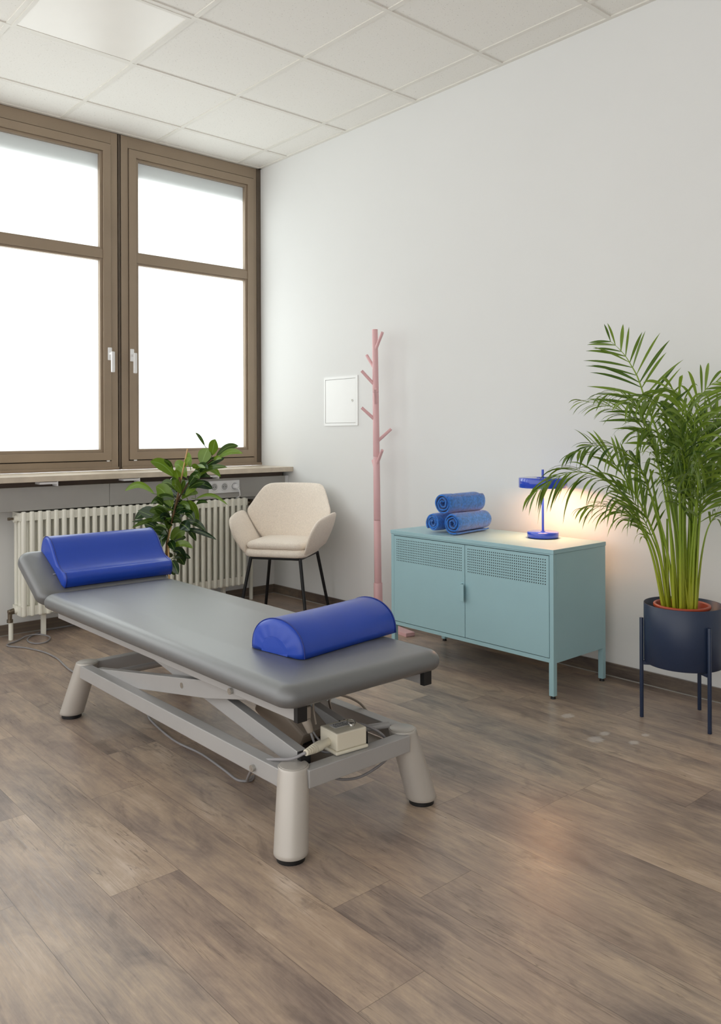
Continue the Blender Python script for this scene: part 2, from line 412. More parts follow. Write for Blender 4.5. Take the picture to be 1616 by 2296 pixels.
# narrow coupling strips between the bays
x = w1; struct('trim_3', MB().box((x-.006, WY+.02, .896), (x, WY+.03, H-.006)).box((x-.018, WY+.002, .896), (x-.006, WY+.05, H-.006)).box((x-.024, WY+.02, .896), (x-.018, WY+.03, H-.006)), [M['framed']])
w2 = window(2, w1-.024, True)
struct('trim_4', MB().box((w2-.024, WY+.01, .896), (w2, WY+.05, H-.006)), M['framed'])
w3 = window(3, w2-.024, False)  # third bay, out of view, added for its daylight
struct('trim_5', MB().box((-.035, WY-.004, .90), (-.0005, WY+.0005, H-.006)), M['framed'])
# outside: a shutter box over the top of each pane shades the frosted glass, the sky lights the rest
for n, (a, b) in enumerate(((-1.08, 0), (w2, w1-.03), (w3, w2-.03))):
    struct('trim_%d' % (6+n), MB().box((a, WY+.052, 2.772), (b, WY+.22, 3.12)), M['duct'])
L = bpy.data.lights.new('sky_outside', 'AREA'); L.shape = 'RECTANGLE'; L.size = 4.5; L.size_y = 3.0; L.energy = 62; L.color = (.93, .97, 1)
lo = bpy.data.objects.new('sky_outside', L); COL.objects.link(lo); lo.location = (-1.8, 1.2, 2.0); lo.rotation_euler = (radians(-90), 0, 0)

# ------------------------------------------------------------------ sill, duct, sockets
r = root('window_sill', (-1.6, -.2, .861), 'long pale stone window sill with metal brackets above the radiator', 'window sill')
link('sill_board', MB().box((XL, -.412, .861), (-.001, WY+.002, .893)), M['sill'], r, bevel=.002)
mb = MB()
for px in (-.585, -1.13, -1.62, -2.3):
    mb.box((px-.10, -.40, .846), (px, -.2, .858)).box((px-.004, -.405, .834), (px, -.2, .861))
link('bracket', mb, M['handle'], r)
link('gap_strip', MB().box((XL, -.33, .83), (-.035, -.20, .858)), M['brown'], r)  # dark brown strip set in for the dark gap below the sill
r = root('cable_duct', (-1.6, -.36, .70), 'grey cable duct running along the wall under the window sill', 'cable duct')
mb = MB()
for a, b in ((XL, -1.30), (-1.298, -.732), (-.73, -.032)): mb.box((a, -.36, .703), (b, -.181, .832))
link('cover', mb, M['duct'], r, bevel=.002)
link('end_cap', MB().box((-.031, -.358, .703), (-.001, -.20, .832)), M['white_pl'], r, bevel=.003)
r = root('socket_strip', (-.52, -.36, .778), 'white triple power socket in the grey duct above the radiator', 'power socket')
link('plate', MB().box((-.638, -.370, .738), (-.409, -.36, .818)), M['white_pl'], r, bevel=.002)
for k in range(3):
    cx = -.638+.0382+.0763*k; c = V((cx, -.370, .778))
    ax = V((0, -1, 0))
    o = link('socket', MB().lathe(c, [(.030, -.001), (.030, .0025), (.0275, .0042), (.025, .0042), (.0232, .0005), (.0, .0003)], 32, ax=ax), M['white_pl'], r)
    link('socket_well_shade', MB().lathe(c, [(.0225, .0004), (.021, .0007), (.0, .0007)], 24, ax=ax), M['sock_dark'], o)  # flat grey disc, its tone stands in for the shaded recess
    link('pin_holes', MB().cyl(c+V((-.0095, 0, 0)), c+V((-.0095, -.0014, 0)), .003, n=10).cyl(c+V((.0095, 0, 0)), c+V((.0095, -.0014, 0)), .003, n=10), M['ink'], o)
c = V((-.638+.0382+.0763*2, -.377, .778))
r = root('plug', c, 'white plug with its cord pushed into the right-hand socket of the strip', 'plug')
link('plug_body', MB().cyl(c+V((0, .006, 0)), c+V((0, -.016, 0)), .018, .017).cyl(c+V((0, -.012, -.004)), c+V((.004, -.034, -.010)), .0125, .010), M['white_pl'], r)
link('cord', MB().tube(catmull([c+V((.004, -.03, -.012)), c+V((.010, -.036, -.030)), c+V((.016, -.030, -.05)), c+V((.024, -.014, -.066)), c+V((.028, .06, -.10)), c+V((.03, .10, -.2))], 6), .004), M['white_pl'], r)

# ------------------------------------------------------------------ radiator
r = root('radiator', (-1.08, -.31, .12), 'cream column radiator on the wall beneath the window', 'radiator')
sec = None; x0 = -1.795; px = .0445
for k in range(33):
    cx = x0+px*k
    if sec is None:
        mb = MB()
        def col(y0, y1, w, z0, z1, rr):
            ring = rrect(cx-w/2, cx+w/2, y0, y1, rr, 4); R = []
            h = w/2
            for a in (0, .25, .5, .75, 1.): R.append((h*.55*(1-sin(a*pi/2)), z0+h*.8*(1-cos(a*pi/2))))
            for a in (1, .75, .5, .25, 0.): R.append((h*.55*(1-sin(a*pi/2)), z1-h*.8*(1-cos(a*pi/2))))
            mb.loft([[V((p[0], p[1], z)) for p in rrect(cx-w/2+i_, cx+w/2-i_, y0+i_, y1-i_, max(rr-i_*.5, .003), 4)] for i_, z in R])
        col(-.380, -.352, .028, .125, .700, .012); col(-.326, -.298, .026, .135, .694, .011); col(-.270, -.244, .028, .125, .700, .012)
        for z0_, z1_ in ((.650, .694), (.132, .182)):
            mb.box((cx-.0218, -.374, z0_), (cx+.0218, -.254, z1_))
        sec = link('radiator_section', mb, M['rad'], r, bevel=0)
    else:
        o = sec.copy(); COL.objects.link(o); o.parent = r; o.location = (px*k, 0, 0); ORG[o.name] = ORG[sec.name]
for s_, xe in ((-1, x0-.022), (1, x0+px*32+.022)):
    for z in (.66, .16):
        link('hub', MB().cyl((xe, -.31, z), (xe+s_*.014, -.31, z), .024, .020), M['rad'], r)
link('bleed_valve', MB().cyl((x0-.036, -.31, .66), (x0-.060, -.31, .66), .007).box((x0-.066, -.316, .652), (x0-.052, -.304, .668)), M['brass'], r, bevel=.001)
link('valve', MB().cyl((x0-.03, -.31, .155), (x0-.066, -.31, .150), .017, .013).cyl((-1.851, -.31, .10), (-1.851, -.31, .150), .011, .012).cyl((-1.851, -.31, .095), (-1.851, -.31, .112), .016).cyl((-1.851, -.31, .150), (-1.851, -.31, .163), .014, .012), M['brass'], r)
link('pipe', MB().cyl((-1.846, -.31, 0), (-1.846, -.31, .10), .0125), M['rad'], r)
link('pipe', MB().cyl((-.262, -.28, 0), (-.262, -.28, .30), .013).cyl((-.262, -.28, .30), (-.262, -.22, .655), .013), M['rad'], r)
link('valve', MB().cyl((-.345, -.31, .66), (-.30, -.31, .66), .013).cyl((-.300, -.31, .66), (-.262, -.30, .66), .022, .019).cyl((-.262, -.345, .662), (-.262, -.25, .662), .015), M['brass'], r)
for xx in (-1.67, -.9, -.50):
    link('foot', MB().box((xx-.011, -.325, 0), (xx+.011, -.297, .13)).box((xx-.018, -.33, .115), (xx+.018, -.29, .135)), M['rad'], r, bevel=.002)
for xx in (-1.60, -1.05, -.55): link('wall_bracket', MB().box((xx-.006, -.30, .69), (xx+.006, -.19, .700)), M['rad'], r)
link('tie_clip', MB().box((x0+.095, -.366, .545), (x0+.125, -.352, .555)), M['rad'], r, bevel=.001)

# ------------------------------------------------------------------ wall hatch
r = root('access_hatch', (0, -.92, 1.33), 'white metal access hatch with small round lock, on wall beside the pink coat stand', 'access hatch')
y0, y1, z0, z1 = -1.089, -.757, 1.170, 1.485
mb = MB(); T = .006
mb.box((-T, y0, z0), (-.0005, y0+.020, z1)).box((-T, y1-.012, z0), (-.0005, y1, z1)).box((-T, y0+.02, z0), (-.0005, y1-.012, z0+.016)).box((-T, y0+.02, z1-.016), (-.0005, y1-.012, z1))
link('frame', mb, M['hatch'], r)
link('door', MB().box((-.0045, y0+.0225, z0+.0185), (-.0005, y1-.0145, z1-.0185)), M['hatch'], r, bevel=.0008)
link('gap', MB().box((-.0016, y0+.019, z0+.015), (-.0003, y1-.011, z1-.015)), M['duct'], r)
link('lock', MB().lathe((-.0045, -1.038, 1.328), [(.008, 0), (.008, .002), (.005, .0025), (.0045, .0005), (0, .0005)], 20, ax=V((-1, 0, 0))), M['bolt'], r)

# ------------------------------------------------------------------ treatment couch
CX = -1.835
r = root('treatment_couch', (CX, -2.45, 0), 'height-adjustable treatment couch with grey vinyl padding and grey steel scissor base', 'treatment couch')
o = link('mattress', pad(MB(), CX-.302, CX+.294, -3.245, -1.545, .412, .470, .055, .042), M['seat'], r)
ang = radians(29)
def tilt(p, piv=V((0, -1.555, .428))):
    q = p-piv; return V((p.x, piv.y+q.y*cos(ang)-q.z*sin(ang), piv.z+q.y*sin(ang)+q.z*cos(ang)))
link('headrest', pad(MB(), CX-.305, CX+.296, -1.548, -1.215, .396, .460, .055, .040, tf=tilt), M['seat'], r)
for q in (-.22, .19):
    mb = MB().box((CX+q, -1.56, .376), (CX+q+.03, -1.32, .396))
    for i, p in enumerate(mb.v): mb.v[i] = tilt(p)
    link('headrest_rail', mb, M['steel'], r)
for s_ in (-1, 1):
    xa, xb = CX+s_*.249, CX+s_*.221
    link('seat_rail', MB().box((min(xa, xb), -3.205, .371), (max(xa, xb), -1.60, .413)), M['steel'], r, bevel=.002)
    plab(link('rail_cap', MB().box((min(xa, xb)-.002, -3.222, .369), (max(xa, xb)+.002, -3.205, .413)), M['black'], r, bevel=.001), 'black end cap of the seat rail')
for yy in (-2.98, -1.66): link('seat_crossbar', MB().box((CX-.221, yy-.02, .375), (CX+.221, yy+.02, .411)), M['steel'], r, bevel=.002)
legs = ((-2.078, -3.180, -2.040, -3.142), (-1.582, -3.176, -1.630, -3.142), (-2.078, -1.722, -2.044, -1.795), (-1.588, -1.727, -1.630, -1.795))
for bx, by, tx, ty in legs:
    b_, t_ = V((bx, by, .015)), V((tx, ty, .226)); d = (t_-b_)
    # cut level at top and bottom: rings stay horizontal
    mb = MB(); R = []
    for k, (u_, rr) in enumerate(((0.0, .0445), (.01, .0462), (.05, .0462), (.97, .0425), (.992, .0425), (1., .041))):
        c = b_+d*u_; R.append([V((c.x+rr*cos(2*pi*i/48), c.y+rr*sin(2*pi*i/48), c.z)) for i in range(48)])
    mb.loft(R)
    lg = link('leg', mb, M['legm'], r)
    link('leg_cap', MB().lathe((tx, ty, .226), [(0, 0), (.0385, 0), (.0385, .0012), (.0375, .0018), (0, .0018)], 48), M['legm'], lg)
    plab(link('rubber_foot', MB().cyl((bx, by, 0), (bx, by, .017), .038), M['black'], lg), 'black rubber foot')
bs = {}
for s_ in (-1, 1):
    xa, xb = CX+s_*.246, CX+s_*.206
    link('base_rail', MB().box((min(xa, xb), -3.14, .172), (max(xa, xb), -1.79, .2215)), M['steel'], r, bevel=.0025)
for y0, y1 in ((-3.192, -3.152), (-1.80, -1.76)):
    link('base_crossbar', MB().box((CX-.19, y0, .172), (CX+.19, y1, .2215)), M['steel'], r, bevel=.0025)
def arm(xa, xb, p, q, h, name='lift_arm'):
    """rectangular tube between (y,z) points p and q"""
    d = V((0, q[0]-p[0], q[1]-p[1])).normalized(); nn = V((0, -d.z, d.y)) * (h/2)
    if nn.z < 0: nn = -nn
    A, B = V((0, *p)), V((0, *q)); v = []
    for c in (A, B):
        for xx in (xa, xb):
            for sg in (-1, 1): v.append(V((xx, 0, 0))+c+nn*sg)
    mb = MB().add(v, [(0, 1, 3, 2), (4, 6, 7, 5), (0, 4, 5, 1), (2, 3, 7, 6), (1, 5, 7, 3), (0, 2, 6, 4)])
    return link(name, mb, M['steel'], r, bevel=.002)
for s_ in (-1, 1):
    a, b = sorted((CX+s_*.209, CX+s_*.181))
    # outer arm tapers to the seat-rail pivot
    p, q, e = V((0, -1.872, .188)), V((0, -2.70, .327)), V((0, -2.945, .368))
    mb = MB(); R = []
    for c, hh in ((p, .028), (q, .028), (e, .014)):
        R.append([V((a, c.y, c.z-hh)), V((b, c.y, c.z-hh)), V((b, c.y, c.z+hh)), V((a, c.y, c.z+hh))])
    mb.loft(R, sm=False); link('lift_arm', mb, M['steel'], r, bevel=.002)
    a, b = (CX-.178, CX-.147) if s_ < 0 else (-1.800, -1.770)
    la = arm(a, b, (-3.128, .222), (-1.98, .405), .052)
    plab(link('arm_cap', MB().box((a-.001, -3.141, .196), (b+.001, -3.1245, .249)), M['black'], r), 'black end cap of the lift arm')
def bolt(x, y, z, s_):
    o = link('bolt', MB().cyl((x, y, z), (x+s_*.010, y, z), .0095, n=20).cyl((x+s_*.010, y, z), (x+s_*.0105, y, z), .005, n=6), M['bolt'], r, bevel=0)
for s_ in (-1, 1):
    bolt(CX+s_*.200, -2.542, .304, s_); bolt(CX+s_*.248, -2.905, .380, s_); bolt(CX+s_*.245, -3.012, .190, s_)
for yy, zz, q in ((-1.90, .192, .20), (-2.542, .304, .20)):
    link('tie_tube', MB().cyl((CX-q, yy, zz), (CX+q, yy, zz), .013), M['steel'], r)
link('base_plate', MB().box((CX-.185, -3.155, .176), (CX+.185, -2.99, .181)), M['housing'], r)
# motor housing
rot = Matrix.Translation((CX-.022, -2.885, .246)) @ Matrix.Rotation(radians(28), 4, 'X') @ Matrix.Rotation(radians(6), 4, 'Z')
ho = link('motor_housing', MB().box((-.052, -.105, -.045), (.056, .11, .040), rot), M['housing'], r, bevel=.008)
rot2 = rot @ Matrix.Translation((0, -.107, -.012))
link('motor_socket', MB().box((-.040, -.004, -.022), (.040, .006, .016), rot2), M['black'], ho, bevel=.003)
link('motor_tube', MB().cyl((CX+.05, -2.84, .262), (CX+.05, -2.2, .345), .022), M['housing'], r)
link('motor_flange', MB().cyl((CX+.078, -2.86, .232), (CX+.092, -2.86, .232), .042), M['housing'], r)
# inline connector and cables under the foot end
c = V((-1.93, -3.045, .318))
link('connector', MB().cyl(c+V((0, .02, .045)), c+V((0, .008, .015)), .012, .016).box(c+V((-.016, -.014, -.022)), c+V((.016, .012, .018))).cyl(c+V((.002, -.006, -.02)), c+V((.008, -.022, -.055)), .014, .009), M['housing'], r, bevel=.003)
link('bracket', MB().box((-1.957, -3.02, .325), (-1.930, -3.012, .375)), M['steel'], r)
link('cable', MB().tube(catmull([c+V((.008, -.022, -.055)), c+V((.014, -.035, -.085)), c+V((.028, -.055, -.105)), c+V((.045, -.085, -.10))], 6), .0035), M['cable'], r)
link('cable', MB().tube(catmull([c+V((.012, -.018, -.045)), c+V((.028, -.03, -.075)), c+V((.045, -.055, -.095)), c+V((.055, -.085, -.095))], 6), .003), M['cable'], r)
link('cable', MB().tube(catmull([c+V((.004, .012, .048)), c+V((.024, .008, .058)), c+V((.034, .002, .040)), c+V((.034, -.002, .0)), c+V((.036, -.01, -.04))], 6), .003), M['housing'], r)
# control box
bz = .2225
bm_ = Matrix.Translation((-1.852, -3.128, bz)) @ Matrix.Rotation(radians(-5), 4, 'Z')
cb = link('control_box', MB().box((-.056, -.047, 0), (.056, .047, .010), bm_).box((-.052, -.043, .010), (.052, .043, .060), bm_), M['cream'], r, bevel=.004)
plab(cb, 'cream plastic control box with key switch')
kc = bm_ @ V((.020, -.014, .060))
link('key_ring', MB().lathe(kc, [(.008, 0), (.008, .007), (.006, .010), (0, .010)], 20).tube([kc+V((.012*cos(a*pi/12), .002+.012*sin(a*pi/12), .011+.004*sin(a*pi/12))) for a in range(25)], .0012, 8), M['bolt'], cb)
link('warning_label', MB().box((-.030, -.002, .060), (.032, .030, .0604), bm_), M['white_pl'], cb)
fc = bpy.data.curves.new('warning_text', 'FONT'); fc.body = 'Achtung !'; fc.size = .0105; fc.align_x = 'CENTER'; fc.extrude = .0001; fc.offset = .0002
to = bpy.data.objects.new('warning_text_src', fc); COL.objects.link(to)
dg = bpy.context.evaluated_depsgraph_get(); tm = bpy.data.meshes.new_from_object(to.evaluated_get(dg)); bpy.data.objects.remove(to)
mb = MB(); MT = bm_ @ Matrix.Translation((0, .0195, .0606))
mb.add([MT @ v_.co for v_ in tm.vertices], [tuple(p.vertices) for p in tm.polygons])
for k in range(4):
    xx = -.026
    random.seed(k+3)
    while xx < .024:
        w_ = random.uniform(.003, .009); mb.box((xx, .0135-k*.0042, .0605), (min(xx+w_, .027), .0150-k*.0042, .0607), bm_); xx += w_+.0015
link('warning_text', mb, M['ink'], cb)
link('indicator', MB().cyl(bm_ @ V((.014, .038, .060)), bm_ @ V((.014, .038, .0615)), .0025, n=10), M['ink'], cb)
# plug with strain relief leaving the left side of the box
p0 = bm_ @ V((-.052, -.002, .028)); p1 = V((-2.005, -3.150, .252)); d = (p1-p0)
mb = MB().cyl(p0, p0+d*.38, .011, .012)
mb.cyl(p0+d*.38, p0+d*.60, .0145, .0135)
for k in range(5): mb.cyl(p0+d*(.62+.08*k), p0+d*(.67+.08*k), .0130-.001*k, n=16)
mb.cyl(p0+d*.3, p0+d*1.0, .0075)
plab(link('strain_relief', mb, M['cream'], r), 'cream ribbed plug on the control box')
link('cable', MB().tube(catmull([p1, V((-2.035, -3.125, .236)), V((-2.060, -3.075, .226)), V((-2.055, -3.0, .20)), V((-2.0, -2.9, .15)), V((-1.93, -2.75, .03)), V((-1.87, -2.69, .005))], 8), .0045), M['cable'], r)
# black side clip and lever tube on the right of the box
link('clip', MB().box((-1.803, -3.155, .224), (-1.797, -3.07, .275)), M['black'], r, bevel=.001)
link('spindle', MB().cyl((-1.77, -3.088, .240), (-1.66, -3.112, .236), .010), M['steel'], r)
link('cable', MB().tube(catmull([V((-1.80, -3.08, .262)), V((-1.765, -3.10, .260)), V((-1.725, -3.125, .240)), V((-1.690, -3.135, .205)), V((-1.665, -3.12, .15)), V((-1.675, -3.09, .11)), V((-1.73, -3.05, .075)), V((-1.80, -3.02, .085)), V((-1.86, -2.99, .14)), V((-1.87, -2.96, .2))], 8), .004), M['cable'], r)
link('cable', MB().tube(catmull([V((-1.76, -2.98, .235)), V((-1.70, -2.88, .262)), V((-1.64, -2.86, .262)), V((-1.59, -2.90, .235)), V((-1.575, -2.95, .19))], 8), .004), M['housing'], r)

# wave pillow on the headrest
r = root('wave_pillow', (-1.78, -1.42, .55), 'blue vinyl wave-shaped neck pillow on the raised headrest', 'pillow')
prof = [(-1.535, .478), (-1.549, .500), (-1.551, .524), (-1.538, .541), (-1.515, .546), (-1.490, .555), (-1.462, .574), (-1.436, .602), (-1.410, .635), (-1.382, .661), (-1.352, .674), (-1.318, .673), (-1.290, .655), (-1.276, .632), (-1.272, .612), (-1.285, .605), (-1.36, .570), (-1.45, .525), (-1.52, .482)]
pf = catmull([(0, a, b) for a, b in prof]+[(0, *prof[0])], 4)[:-1]
cm = V((0, -1.42, .575)); xl, xr = -2.035, -1.535; R = []
sh = lambda p, x, s: V((x, cm.y+(p.y-cm.y)*s, cm.z+(p.z-cm.z)*s))
for x, s_ in ((xl-.004, .55), (xl-.002, .90), (xl+.003, .975), (xl+.010, 1.), (xl+.1, .995), (xl+.25, .992), (xr-.1, .995), (xr-.010, 1.), (xr-.003, .975), (xr+.002, .90), (xr+.004, .55)):
    R.append([sh(p, x, s_) for p in pf])
link('cover', MB().loft(R), M['blue'], r)
for xx in (xl+.006, xr-.006):
    P = [sh(p, xx, 1.003) for p in pf]; link('piping', MB().tube(P+[P[0]], .0016, 6), M['seam'], r)
link('care_tag', MB().box((xl-.012, -1.455, .527), (xl-.002, -1.430, .528), ), M['handle'], r)

# half-round bolster
A, B = V((-1.957, -2.950, .4745)), V((-1.537, -2.897, .4745)); ax = (B-A).normalized(); sd = V((-ax.y, ax.x, 0))
r = root('bolster', (A+B)/2, 'blue vinyl half-round bolster on the foot end of the couch', 'bolster')
def dsec(c, s_, hs=1., wr=0):
    o_ = []
    for i in range(33):
        a = pi*i/32; w_ = .1120*cos(a); h_ = .100*abs(sin(a))**.80
        o_.append(c+sd*(w_*s_)+V((0, 0, max(h_*s_*hs, 0)+.001)))
    for i in range(1, 8): o_.append(c+sd*((-.112+.224*i/8)*s_)+V((0, 0, .001)))
    return o_
R = []; Lb = (B-A).length
for u_, s_ in ((-.010, .50), (-.008, .80), (-.004, .93), (.002, .985), (.010, 1.), (.12, .99), (Lb*.5, .985), (Lb-.12, .99), (Lb-.010, 1.), (Lb-.002, .985), (Lb+.004, .93), (Lb+.008, .80), (Lb+.010, .5)):
    ring = dsec(A+ax*u_, s_)
    if u_ in (-.008, -.004, -.010):   # gathered vinyl on the end face
        ring = [p+ax*(.0004*sin(i*1.3)) for i, p in enumerate(ring)]
    R.append(ring)
link('cover', MB().loft(R), M['blue'], r)
for u_ in (.004, Lb-.004): link('piping', MB().tube(dsec(A+ax*u_, 1.004)[:33], .0018, 6), M['seam'], r)

# ------------------------------------------------------------------ cord on the floor
r = root('power_cord', (-1.84, -1.2, 0), 'thin grey power cord looping from the radiator across the floor under the couch', 'cord')
pts = [(-1.30, -.205, .03), (-1.45, -.215, .005), (-1.62, -.24, .005), (-1.75, -.33, .005), (-1.795, -.43, .005), (-1.775, -.505, .005), (-1.725, -.505, .006), (-1.675, -.42, .007), (-1.70, -.335, .010), (-1.765, -.325, .011), (-1.830, -.375, .006), (-1.895, -.415, .005), (-1.905, -.46, .005), (-1.852, -.555, .005), (-1.812, -.70, .005), (-1.806, -.86, .005), (-1.828, -1.02, .005), (-1.838, -1.14, .005), (-1.826, -1.30, .005), (-1.818, -1.50, .005), (-1.818, -1.75, .005), (-1.835, -1.88, .005), (-1.872, -1.99, .005), (-1.906, -2.236, .005), (-1.897, -2.41, .005), (-1.91, -2.577, .005), (-1.92, -2.68, .005), (-1.89, -2.71, .005), (-1.862, -2.688, .005)]
link('cord', MB().tube(catmull(pts, 8), .0042, 8), M['cable'], r)

# ------------------------------------------------------------------ armchair
c0 = V((-.364, -.8075, 0)); fv = V((-.83, -.557, 0)).normalized(); sv = V((-fv.y, fv.x, 0)).normalized(); 
if sv.y > 0: sv = -sv      # s points to the camera's right
def ch(s, f, z): return c0+sv*s+fv*f+V((0, 0, z))
r = root('armchair', c0, 'cream boucle armchair with thin black metal legs in the corner', 'armchair')
for s_, f_ in ((-1, 1), (1, 1), (-1, -1), (1, -1)):
    link('leg', MB().cyl(ch(s_*.157, f_*.165, .372), ch(s_*.215, f_*.225, 0), .0105, .0095, n=16), M['blackm'], r)
mb = MB()
for f_ in (-.165, .165): mb.cyl(ch(-.16, f_, .370), ch(.16, f_, .370), .008, n=12)
for s_ in (-.157, .157): mb.cyl(ch(s_, -.165, .370), ch(s_, .165, .370), .008, n=12)
link('underframe', mb, M['blackm'], r)
def puff(name, outline, mp, th, rings=10, par=None, ex=2.6):
    """padded panel: closed 2D outline -> 3D by mp(u, v, w), w = signed half thickness"""
    P = catmull([(a, b, 0) for a, b in outline]+[(outline[0][0], outline[0][1], 0)], 5)[:-1]
    cu = sum(p.x for p in P)/len(P); cv = sum(p.y for p in P)/len(P); R = []
    for side in (1, -1):
        rr = range(rings) if side == 1 else range(rings-2, -1, -1)
        for k in rr:
            q = [.04, .2, .38, .55, .70, .82, .90, .955, .988, 1.][k] if rings == 10 else (k+.3)/(rings-.7)
            w_ = th*(1-q**ex)**(1/2.2) if q < 1 else 0
            R.append([mp(cu+(p.x-cu)*q, cv+(p.y-cv)*q, w_*side) for p in P])
    return link(name, MB().loft(R), M['boucle'], r)
# back: leans away, sides wrap forward
def backmap(u, v, w):   # u side, v height
    lean = -.125-.12*(v-.40)/.40; wrap = 1.55*u*u*(1. if v > .5 else max(.55, 1-(.5-v)*2))
    return ch(u*(1-.12*abs(u)), lean+wrap+w, v)
puff('backrest', [(-.125, .405), (-.195, .47), (-.268, .585), (-.286, .635), (-.268, .680), (-.222, .762), (-.190, .792), (-.140, .802), (0, .803), (.140, .802), (.190, .792), (.222, .762), (.268, .680), (.286, .635), (.268, .585), (.195, .47), (.125, .405), (0, .398)], backmap, .030)
# arms: from the seat edge up and outward
for s_ in (-1, 1):
    def armmap(u, v, w, s_=s_):   # u depth (front +), v height
        t = (v-.385)/.25; out = .178+.128*min(t, 1.15)**.85 if t > 0 else .178
        out -= .10*max(0., u-.05)*max(t, 0)
        return ch(s_*(out+w), u, v)
    puff('armrest', [(-.175, .420), (-.02, .392), (.150, .392), (.200, .425), (.232, .490), (.236, .550), (.205, .597), (.14, .618), (-.01, .634), (-.075, .630), (-.115, .600), (-.16, .520)], armmap, .026)
mb = MB(); R = []
for z, ins in ((.378, .03), (.381, .012), (.390, .0), (.408, .0), (.424, .012), (.428, .035)):
    ring = rrect(-.200+.0, .200, -.17, .212, .075, 8, ins); R.append([ch(a*(1-.06*(b < 0)), b, z) for a, b in ring])
link('seat_shell', mb.loft(R), M['boucle'], r)
mb = MB(); R = []
for z, ins in ((.424, .03), (.427, .012), (.436, .002), (.446, .0), (.458, .004), (.467, .018), (.472, .045), (.474, .09)):
    ring = rrect(-.190, .190, -.165, .205, .07, 10, ins); R.append([ch(a, b, z+.006*cos(a*8)) for a, b in ring])
link('seat_cushion', mb.loft(R), M['boucle'], r)

# ------------------------------------------------------------------ coat stand
r = root('coat_stand', (-.12, -1.395, 0), 'tall pink wooden coat stand with peg branches against the right wall', 'coat stand')
ax_ = lambda z: V((-.120, -1.398+.022*z/1.73, z))
def seg(z0, z1, r0, r1, nm='pole'): return link(nm, MB().cyl(ax_(z0), ax_(z1), r0, r1, n=28), M['pink'], r, bevel=.0015)
seg(.022, .245, .0265, .0255); seg(.2455, .610, .0212, .0206); seg(.611, .985, .0204, .0195); seg(.986, 1.360, .0194, .0182); seg(1.361, 1.732, .0181, .0166)
lat = V((.7497, -.6617, 0)); tow = V((-.6617, -.7497, 0))
for z, la_, to_, dz in ((1.612, .041, .075, .093), (1.50, -.050, -.060, .085), (1.405, -.082, .004, .083), (1.290, -.006, .080, .088), (1.200, -.084, .004, .072), (1.072, .088, -.004, .074), (.940, .032, .075, .083), (.885, -.020, -.070, .075)):
    b = ax_(z); d = lat*la_+tow*to_+V((0, 0, dz)); dn = d.normalized()
    link('peg', MB().cyl(b+V((d.x, d.y, 0)).normalized()*.006, b+d, .0095, .0090, n=16), M['pink'], r)
for a in (-100, 20, 140):
    dv = V((cos(radians(a)), sin(radians(a)), 0))
    if a == -100: dv = V((-.19, -.98, 0)).normalized(); Ln = .335
    elif a == 20: dv = V((-.30, .95, 0)).normalized(); Ln = .33
    else: dv = V((-1, .05, 0)).normalized(); Ln = .30
    sdv = V((-dv.y, dv.x, 0)); b = V((-.12, -1.398, 0))
    R = [[b+dv*u_+sdv*w_*q+V((0, 0, z)) for q, z in ((-1, 0), (1, 0), (1, .022), (-1, .022))] for u_, w_ in ((-.02, .036), (Ln, .030))]
    link('foot', MB().loft(R, sm=False), M['pink'], r, bevel=.003)

# ------------------------------------------------------------------ sideboard
X0, X1, Y0, Y1 = -.490, -.094, -2.884, -1.898
r = root('sideboard', (X0, (Y0+Y1)/2, 0), 'sea-green metal sideboard with two perforated doors against the right wall', 'sideboard')
link('top', MB().box((X0-.003, Y0-.003, .6105), (X1, Y1+.003, .629)), M['sea'], r, bevel=.0015)
w_ = .020
mb = MB().box((X0, Y0, .150), (X0+w_, Y0+w_, .610)).box((X0, Y1-w_, .150), (X0+w_, Y1, .610))
mb.box((X0+.002, Y0+w_, .150), (X0+w_, Y1-w_, .168)).box((X0+.001, Y0+w_, .6035), (X0+w_, Y1-w_, .610))
mb.box((X0+w_, Y0, .150), (X1, Y0+.004, .610)).box((X0+w_, Y1-.004, .150), (X1, Y1, .610)).box((X1-.004, Y0+.004, .150), (X1, Y1-.004, .610)).box((X0+w_, Y0+.004, .150), (X1-.004, Y1-.004, .158))
link('body', mb, M['sea'], r, bevel=.001)
link('void_shade', MB().box((X0+.006, Y0+w_, .168), (X0+.009, Y1-w_, .6035)), M['gap'], r)  # near-black sheet painted as the shade behind the doors
ym = -2.394
for (a, b, nm) in ((ym+.0015, Y1-w_-.002, 'L'), (Y0+w_+.002, ym-.0015, 'R')):
    mb = MB().box((X0-.0005, a, .1715), (X0+.004, b, .6010))
    # front sheet with metre UVs starting at the punched band's corner
    v = [(X0-.0008, a+.0008, .1723), (X0-.0008, b-.0008, .1723), (X0-.0008, b-.0008, .6002), (X0-.0008, a+.0008, .6002)]
    bandu = (b-a-.0116*38)/2; zb_ = .6002-.0105-.0116*10
    if bandu < .004: bandu = .006
    mb.add(v, [(0, 3, 2, 1)], uv=[(p[1]-a-bandu, p[2]-zb_) for p in v])
    d = link('door', mb, [M['sea'], M['sea_p']], r, ms=[0]*6+[1])
    if nm == 'L':
        hb = V((X0-.001, ym+.002, 0))
        link('handle', MB().box((X0-.020, ym+.012, .342), (X0-.0005, ym+.0145, .421)).box((X0-.022, ym-.010, .342), (X0-.0195, ym+.0145, .421)).box((X0-.003, ym+.012, .342), (X0-.0005, ym+.030, .421)), M['sea'], d, bevel=.0012)
